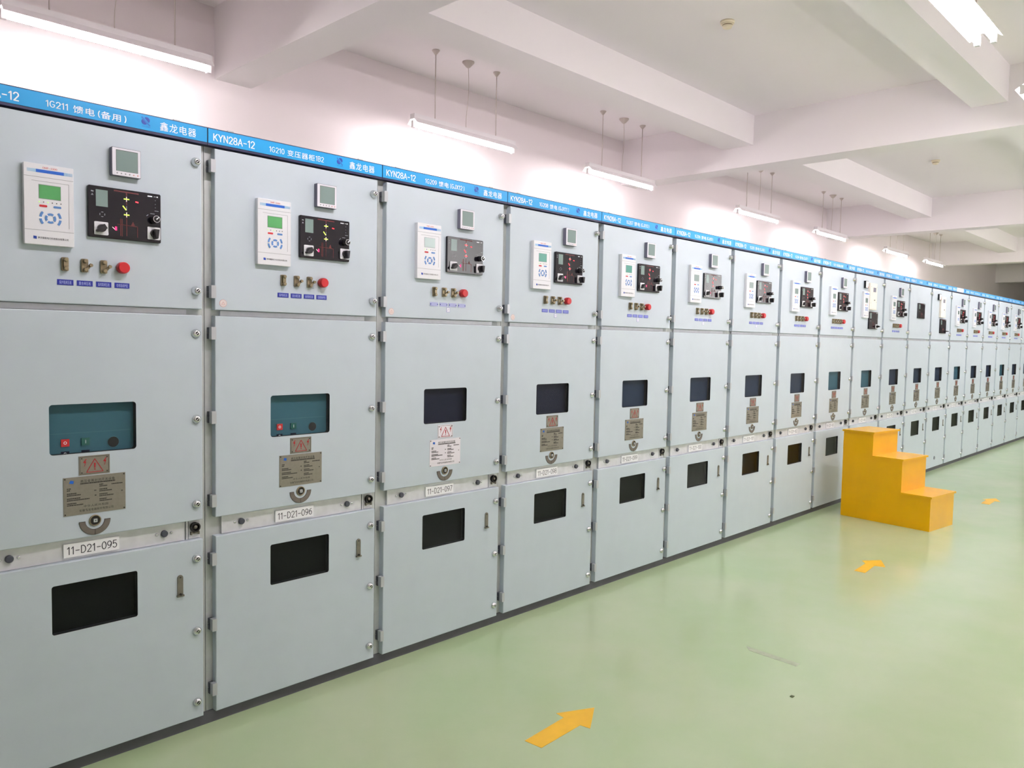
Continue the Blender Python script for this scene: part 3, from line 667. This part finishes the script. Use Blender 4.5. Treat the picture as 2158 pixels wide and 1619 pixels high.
GROUP = 'switchgear cabinets in one long row'
CAB = [  # code on sign, label
    ('1G211 馈电（备用）', 'pale grey switchgear cabinet signed 1G211, at the left end of the row'),
    ('1G210 变压器柜1B2', 'pale grey switchgear cabinet signed 1G210, number tag 11-D21-096'),
    ('1G209 馈电（GJX12）', 'pale grey switchgear cabinet signed 1G209, number tag 11-D21-097'),
    ('1G208 馈电（GJX11）', 'pale grey switchgear cabinet signed 1G208, number tag 11-D21-098'),
    ('1G207 馈电（GJX10）', 'pale grey switchgear cabinet signed 1G207, number tag 11-D21-099'),
    ('1G206 馈电（GJX9）', 'pale grey switchgear cabinet signed 1G206, sixth from the left end'),
    ('1G205 馈电（GJX8）', 'grey switchgear cabinet seventh from the left, the nearer with a brown lower window'),
    ('1G204 馈电（GJX7）', 'grey switchgear cabinet eighth from the left, the farther with a brown lower window'),
    ('1G203 电容器出线柜', 'grey switchgear cabinet with dark green lower window, directly left behind the yellow steps'),
    ('1G202 母线设备柜', 'grey switchgear cabinet with cream recorder and tall white relay, behind the yellow steps'),
    ('1G201 母联', 'grey switchgear cabinet right next to the one with cream recorder and white relay'),
    ('1G101 隔离', 'grey switchgear cabinet with only one black panel on its upper door'),
    ('1G102 母线设备柜', 'grey switchgear cabinet with cream recorder, small square meter and no white relay'),
    ('1G103 馈电', 'grey switchgear cabinet under the white paper stuck on the blue sign strip'),
    ('1G104 馈电（GJX6）', 'grey switchgear cabinet, first to the right of the one with white paper sticker'),
    ('1G105 馈电（GJX5）', 'grey switchgear cabinet, second to the right of the one with white paper sticker'),
    ('1G106 馈电（GJX4）', 'grey switchgear cabinet, third to the right of the one with white paper sticker'),
    ('1G107 馈电（GJX3）', 'grey switchgear cabinet, fourth to the right of the one with white paper sticker'),
    ('1G108 馈电（GJX2）', 'grey switchgear cabinet cut by the right edge of the photo, last in view'),
]
MIDIN = ['teal_breaker', 'teal_breaker', 'navy_inside', 'navy_inside', 'slate_inside', 'slate_inside', 'slate_inside', 'slate_inside', 'teal_inside', 'teal_inside', 'slate_inside', 'slate_inside', 'slate_inside', 'teal_breaker', 'slate_inside', 'slate_inside', 'teal_inside', 'slate_inside', 'slate_inside']
LOWIN = ['black_inside'] * 5 + ['black_inside', 'black_inside', 'black_inside', 'black_inside'] + ['black_inside'] * 10
for n, (code, label) in enumerate(CAB):
    t = thing('switchgear_cabinet', label, 'cabinet', (n * W, 0, 0), 0, GROUP)
    put('body', cached('body', m_body), t); put('plinth', cached('plinth', m_plinth), t)
    s = put('sign_board', cached('sign', m_sign), t)
    put('lettering', cached('kyn', lambda: text_mesh('KYN28A-12', 0.021, 0.188, 2.2475, 2.2765, -0.0066, 'white_ink', 0.0, 0.125)), s)
    wd = {8: 0.23, 9: 0.21, 11: 0.10, 10: 0.10}.get(n, 0.249)
    x0 = {10: 0.30, 11: 0.30, 0: 0.262, 1: 0.249}.get(n, 0.245)
    put('lettering', text_mesh(code, x0, x0 + wd, 2.2475, 2.2725, -0.0066, 'white_ink', 0.006), s)
    put('logo', cached('logo', m_logo), s)
    put('lettering', cached('xl', lambda: text_mesh('XIN LONG', 0.5625, 0.5915, 2.2475, 2.2515, -0.0066, 'logo_light', 0.0)), s)
    put('lettering', cached('maker', lambda: text_mesh('鑫龙电器', 0.625, 0.756, 2.2465, 2.2775, -0.0066, 'white_ink', 0.003)), s)
    for x in (0.095, 0.69): put('sign_clip', cached(('eye', x), lambda: m_eye(x)), s)
    if n == 13: put('paper_sticker', m_white_sheet(), s)
    # doors
    u = put('upper_door', cached('du', lambda: m_door(DZ['ub'], DZ['ut'])), t)
    for z in (2.156, 1.685): put('hinge', cached(('h', z), lambda: m_hinge(z)), u)
    for z in (2.158, 1.684): put('door_lock', cached(('lk', z), lambda: m_lock(0.755, z, 0.022)), u)
    m = put('breaker_door', cached('dm', lambda: m_door(DZ['mb'], DZ['mt'], MIDH)), t)
    for z in (1.528, 1.206, 0.883): put('hinge', cached(('h', z), lambda: m_hinge(z)), m)
    for z in (1.526, 1.204, 0.881): put('door_lock', cached(('lk', z), lambda: m_lock(0.7545, z, 0.013)), m)
    clear = n in (0, 1)
    put('window', cached(('pm', clear), lambda: m_pane(MIDH, 'window_pane' if clear else 'dark_pane')), m)
    l = put('cable_door', cached('dl', lambda: m_door(DZ['lb'], DZ['lt'], LOWH)), t)
    for z in (0.655, 0.396, 0.140): put('hinge', cached(('h', z), lambda: m_hinge(z)), l)
    for z in (0.671, 0.390, 0.111): put('door_lock', cached(('lk', z), lambda: m_lock(0.754, z, 0.013)), l)
    put('window', cached('pl', lambda: m_pane(LOWH, 'dark_pane')), l)
    put('latch_cover', cached('flag', m_flag), l)
    bp = put('breaker_front', cached(('in', MIDIN[n]), lambda: m_inside(MIDH, MIDIN[n])), t)
    if clear: put('breaker_buttons', cached('brk', m_breaker), bp)
    put('inner_panel', cached(('inl', LOWIN[n]), lambda: m_inside(LOWH, LOWIN[n])), t)
    # rails between the doors
    rl = put('cross_rail', cached('rail', m_rail), t); put('cross_rail', cached('railt', m_rail_top), t)
    for x in (0.143, 0.640): put('bolt_cover', cached(('bk', x), lambda: m_knob(x)), rl)
    put('rail_post', cached('post', m_rail_post), t); put('key_interlock', cached('ilock', m_interlock), t)
    npl = put('number_plate', cached('np', m_numplate), t, (0.012 if n == 0 else 0, 0, 0))
    put('lettering', text_mesh('11-D21-%03d' % (95 + n), 0.300, 0.461, 0.7625, 0.7915, 0.0135, 'black_ink', 0.0, 0.085), npl)
    # plates on the breaker door
    pmat = 'plate_white' if n == 2 else 'plate_metal'
    wp = put('warning_plate', cached(('wp', pmat), lambda: m_warn(pmat)), t); put('hazard_symbols', cached('hz', m_warn_signs), wp)
    rp = put('rating_plate', cached(('rp', pmat), lambda: m_name(pmat)), t)
    put('lettering', cached('rp1', lambda: text_mesh('高压金属封闭开关设备', 0.352, 0.463, 1.0095, 1.0195, -0.0018, 'engrave', 0.006)), rp)
    put('lettering', cached('rp2', lambda: text_mesh('中华人民共和国', 0.362, 0.440, 0.9235, 0.9315, -0.0018, 'engrave', 0.002)), rp)
    put('lettering', cached('rp3', lambda: text_mesh('安徽鑫龙电器股份有限公司', 0.348, 0.457, 0.9095, 0.9180, -0.0018, 'engrave', 0.004)), rp)
    put('drive_socket', cached('dial', m_dial), t); put('dial_scale', cached('dscale', lambda: m_dial_arc('dial_brown')), t)
    # instruments on the upper door
    if n in (9, 12):
        put('panel_meter', cached('amm', m_ammeter), t)
        if n == 9:
            relay(t, 'lcd_grey'); c = put('recorder', m_cream(0.348, 0.535, 1.888, 2.152), t); put('screen', m_cream_screen(0.428, 0.503, 2.066, 2.110), c)
            mimic(t, None, False, -0.008, -0.150, 'switch')
        else:
            c = put('recorder', m_cream(0.310, 0.495, 1.888, 2.140), t); put('screen', m_cream_screen(0.382, 0.457, 2.066, 2.110), c)
            mimic(t, None, False, -0.042, -0.150, 'lever')
    elif n == 11:
        mimic(t, None, False, -0.097, 0.005)
    else:
        relay(t, {0: 'lcd_green', 1: 'lcd_green', 2: 'lcd_pale', 3: 'lcd_teal', 4: 'lcd_teal'}.get(n, 'lcd_grey')); meter(t)
        mimic(t, 'led_green' if n < 2 else 'led_red')
        tm = 'tag_blue' if n < 2 else 'tag_pale' if n == 2 else 'tag_mid'
        if n == 8: links(t, 4, tm, 5, True, 0.292, 0.056)
        else: links(t, 3, tm, 4, n != 2)
    if n in (1, 2, 3): put('round_sticker', cached('rst', m_round_sticker), t)
    if 2 <= n <= 6: put('square_sticker', cached('sst', m_square_sticker), t)
    if n == 12: put('round_lock', MB().ring(0.397, 0.161, 0.016, 0.022, -0.006, 0, 'relay_grey').mesh('round_lock'), t)

# ------------------------------------------------------------------ yellow steps
st = thing('step_stool', 'yellow painted three-step box standing on the green floor before the cabinets', 'steps', (6.56, -0.198, 0), math.radians(-7.0 - 90))
# local: +x runs down the steps into the room, +y towards the far side
SW, RUN, HS = 0.455, (0.0, 0.268, 0.525, 0.768), (0.777, 0.573, 0.292)
b = MB()
prof = [(0, 0), (RUN[3], 0), (RUN[3], HS[2] - 0.016), (RUN[2], HS[2] - 0.016), (RUN[2], HS[1] - 0.016), (RUN[1], HS[1] - 0.016), (RUN[1], HS[0] - 0.016), (0, HS[0] - 0.016)]
b.prism(prof, 0, SW, 'yellow_paint'); put('step_body', b.mesh('step_body'), st)
for i in range(3):
    x0 = (-0.008, RUN[1], RUN[2])[i]; x1 = (RUN[1], RUN[2], RUN[3])[i] + 0.013
    put('tread', MB().box(x0, x1, -0.012, SW + 0.012, HS[i] - 0.016, HS[i], 'yellow_paint').mesh('tread'), st)

# ------------------------------------------------------------------ marks on the floor
def arrow(p, label):
    b = MB(); A = b.add([(x, y, 0.0012) for x, y in p]); B = b.add([(x, y, 0.0) for x, y in p]); n = len(p)
    b.face([A[i] for i in (0, 1, 2, 6)], 'tape_yellow'); b.face([A[i] for i in (6, 2, 3, 4, 5)], 'tape_yellow')
    for i in range(n): j = (i + 1) % n; b.face((A[i], B[i], B[j], A[j]), 'tape_yellow')
    tag(put('floor_arrow', b.mesh('floor_arrow')), label, 'floor marking', 'yellow arrows along the aisle')
A1 = [(1.603, -0.934), (1.610, -1.013), (1.850, -1.005), (1.858, -1.049), (2.009, -0.952), (1.856, -0.874), (1.850, -0.919)]
arrow(A1, 'nearest and largest yellow tape arrow on the green floor')
arrow([(4.861, -0.951), (4.860, -1.023), (5.086, -1.006), (5.107, -1.071), (5.273, -0.986), (5.154, -0.895), (5.099, -0.940)], 'yellow tape arrow on the floor just before the yellow steps')
arrow([(8.165, -0.943), (8.152, -1.019), (8.390, -1.012), (8.40, -1.06), (8.57, -0.985), (8.42, -0.90), (8.405, -0.935)], 'farthest yellow tape arrow, right beyond the yellow steps')
b = MB(); pts = [(3.092, -1.075), (3.050, -1.112), (3.035, -1.36), (3.078, -1.36)]
A = b.add([(x, y, 0.0006) for x, y in pts]); B = b.add([(x, y, 0) for x, y in pts]); b.face(A, 'tape_trace')
for i in range(4): j = (i + 1) % 4; b.face((A[i], B[i], B[j], A[j]), 'tape_trace')
tag(put('tape_trace', b.mesh('tape_trace')), 'faint greyish strip of old tape on the green floor', 'tape mark')
tag(put('debris', MB().box(2.705, 2.722, -1.492, -1.478, 0, 0.003, 'leaf_bit').mesh('debris')), 'tiny dark scrap lying on the green floor', 'debris')
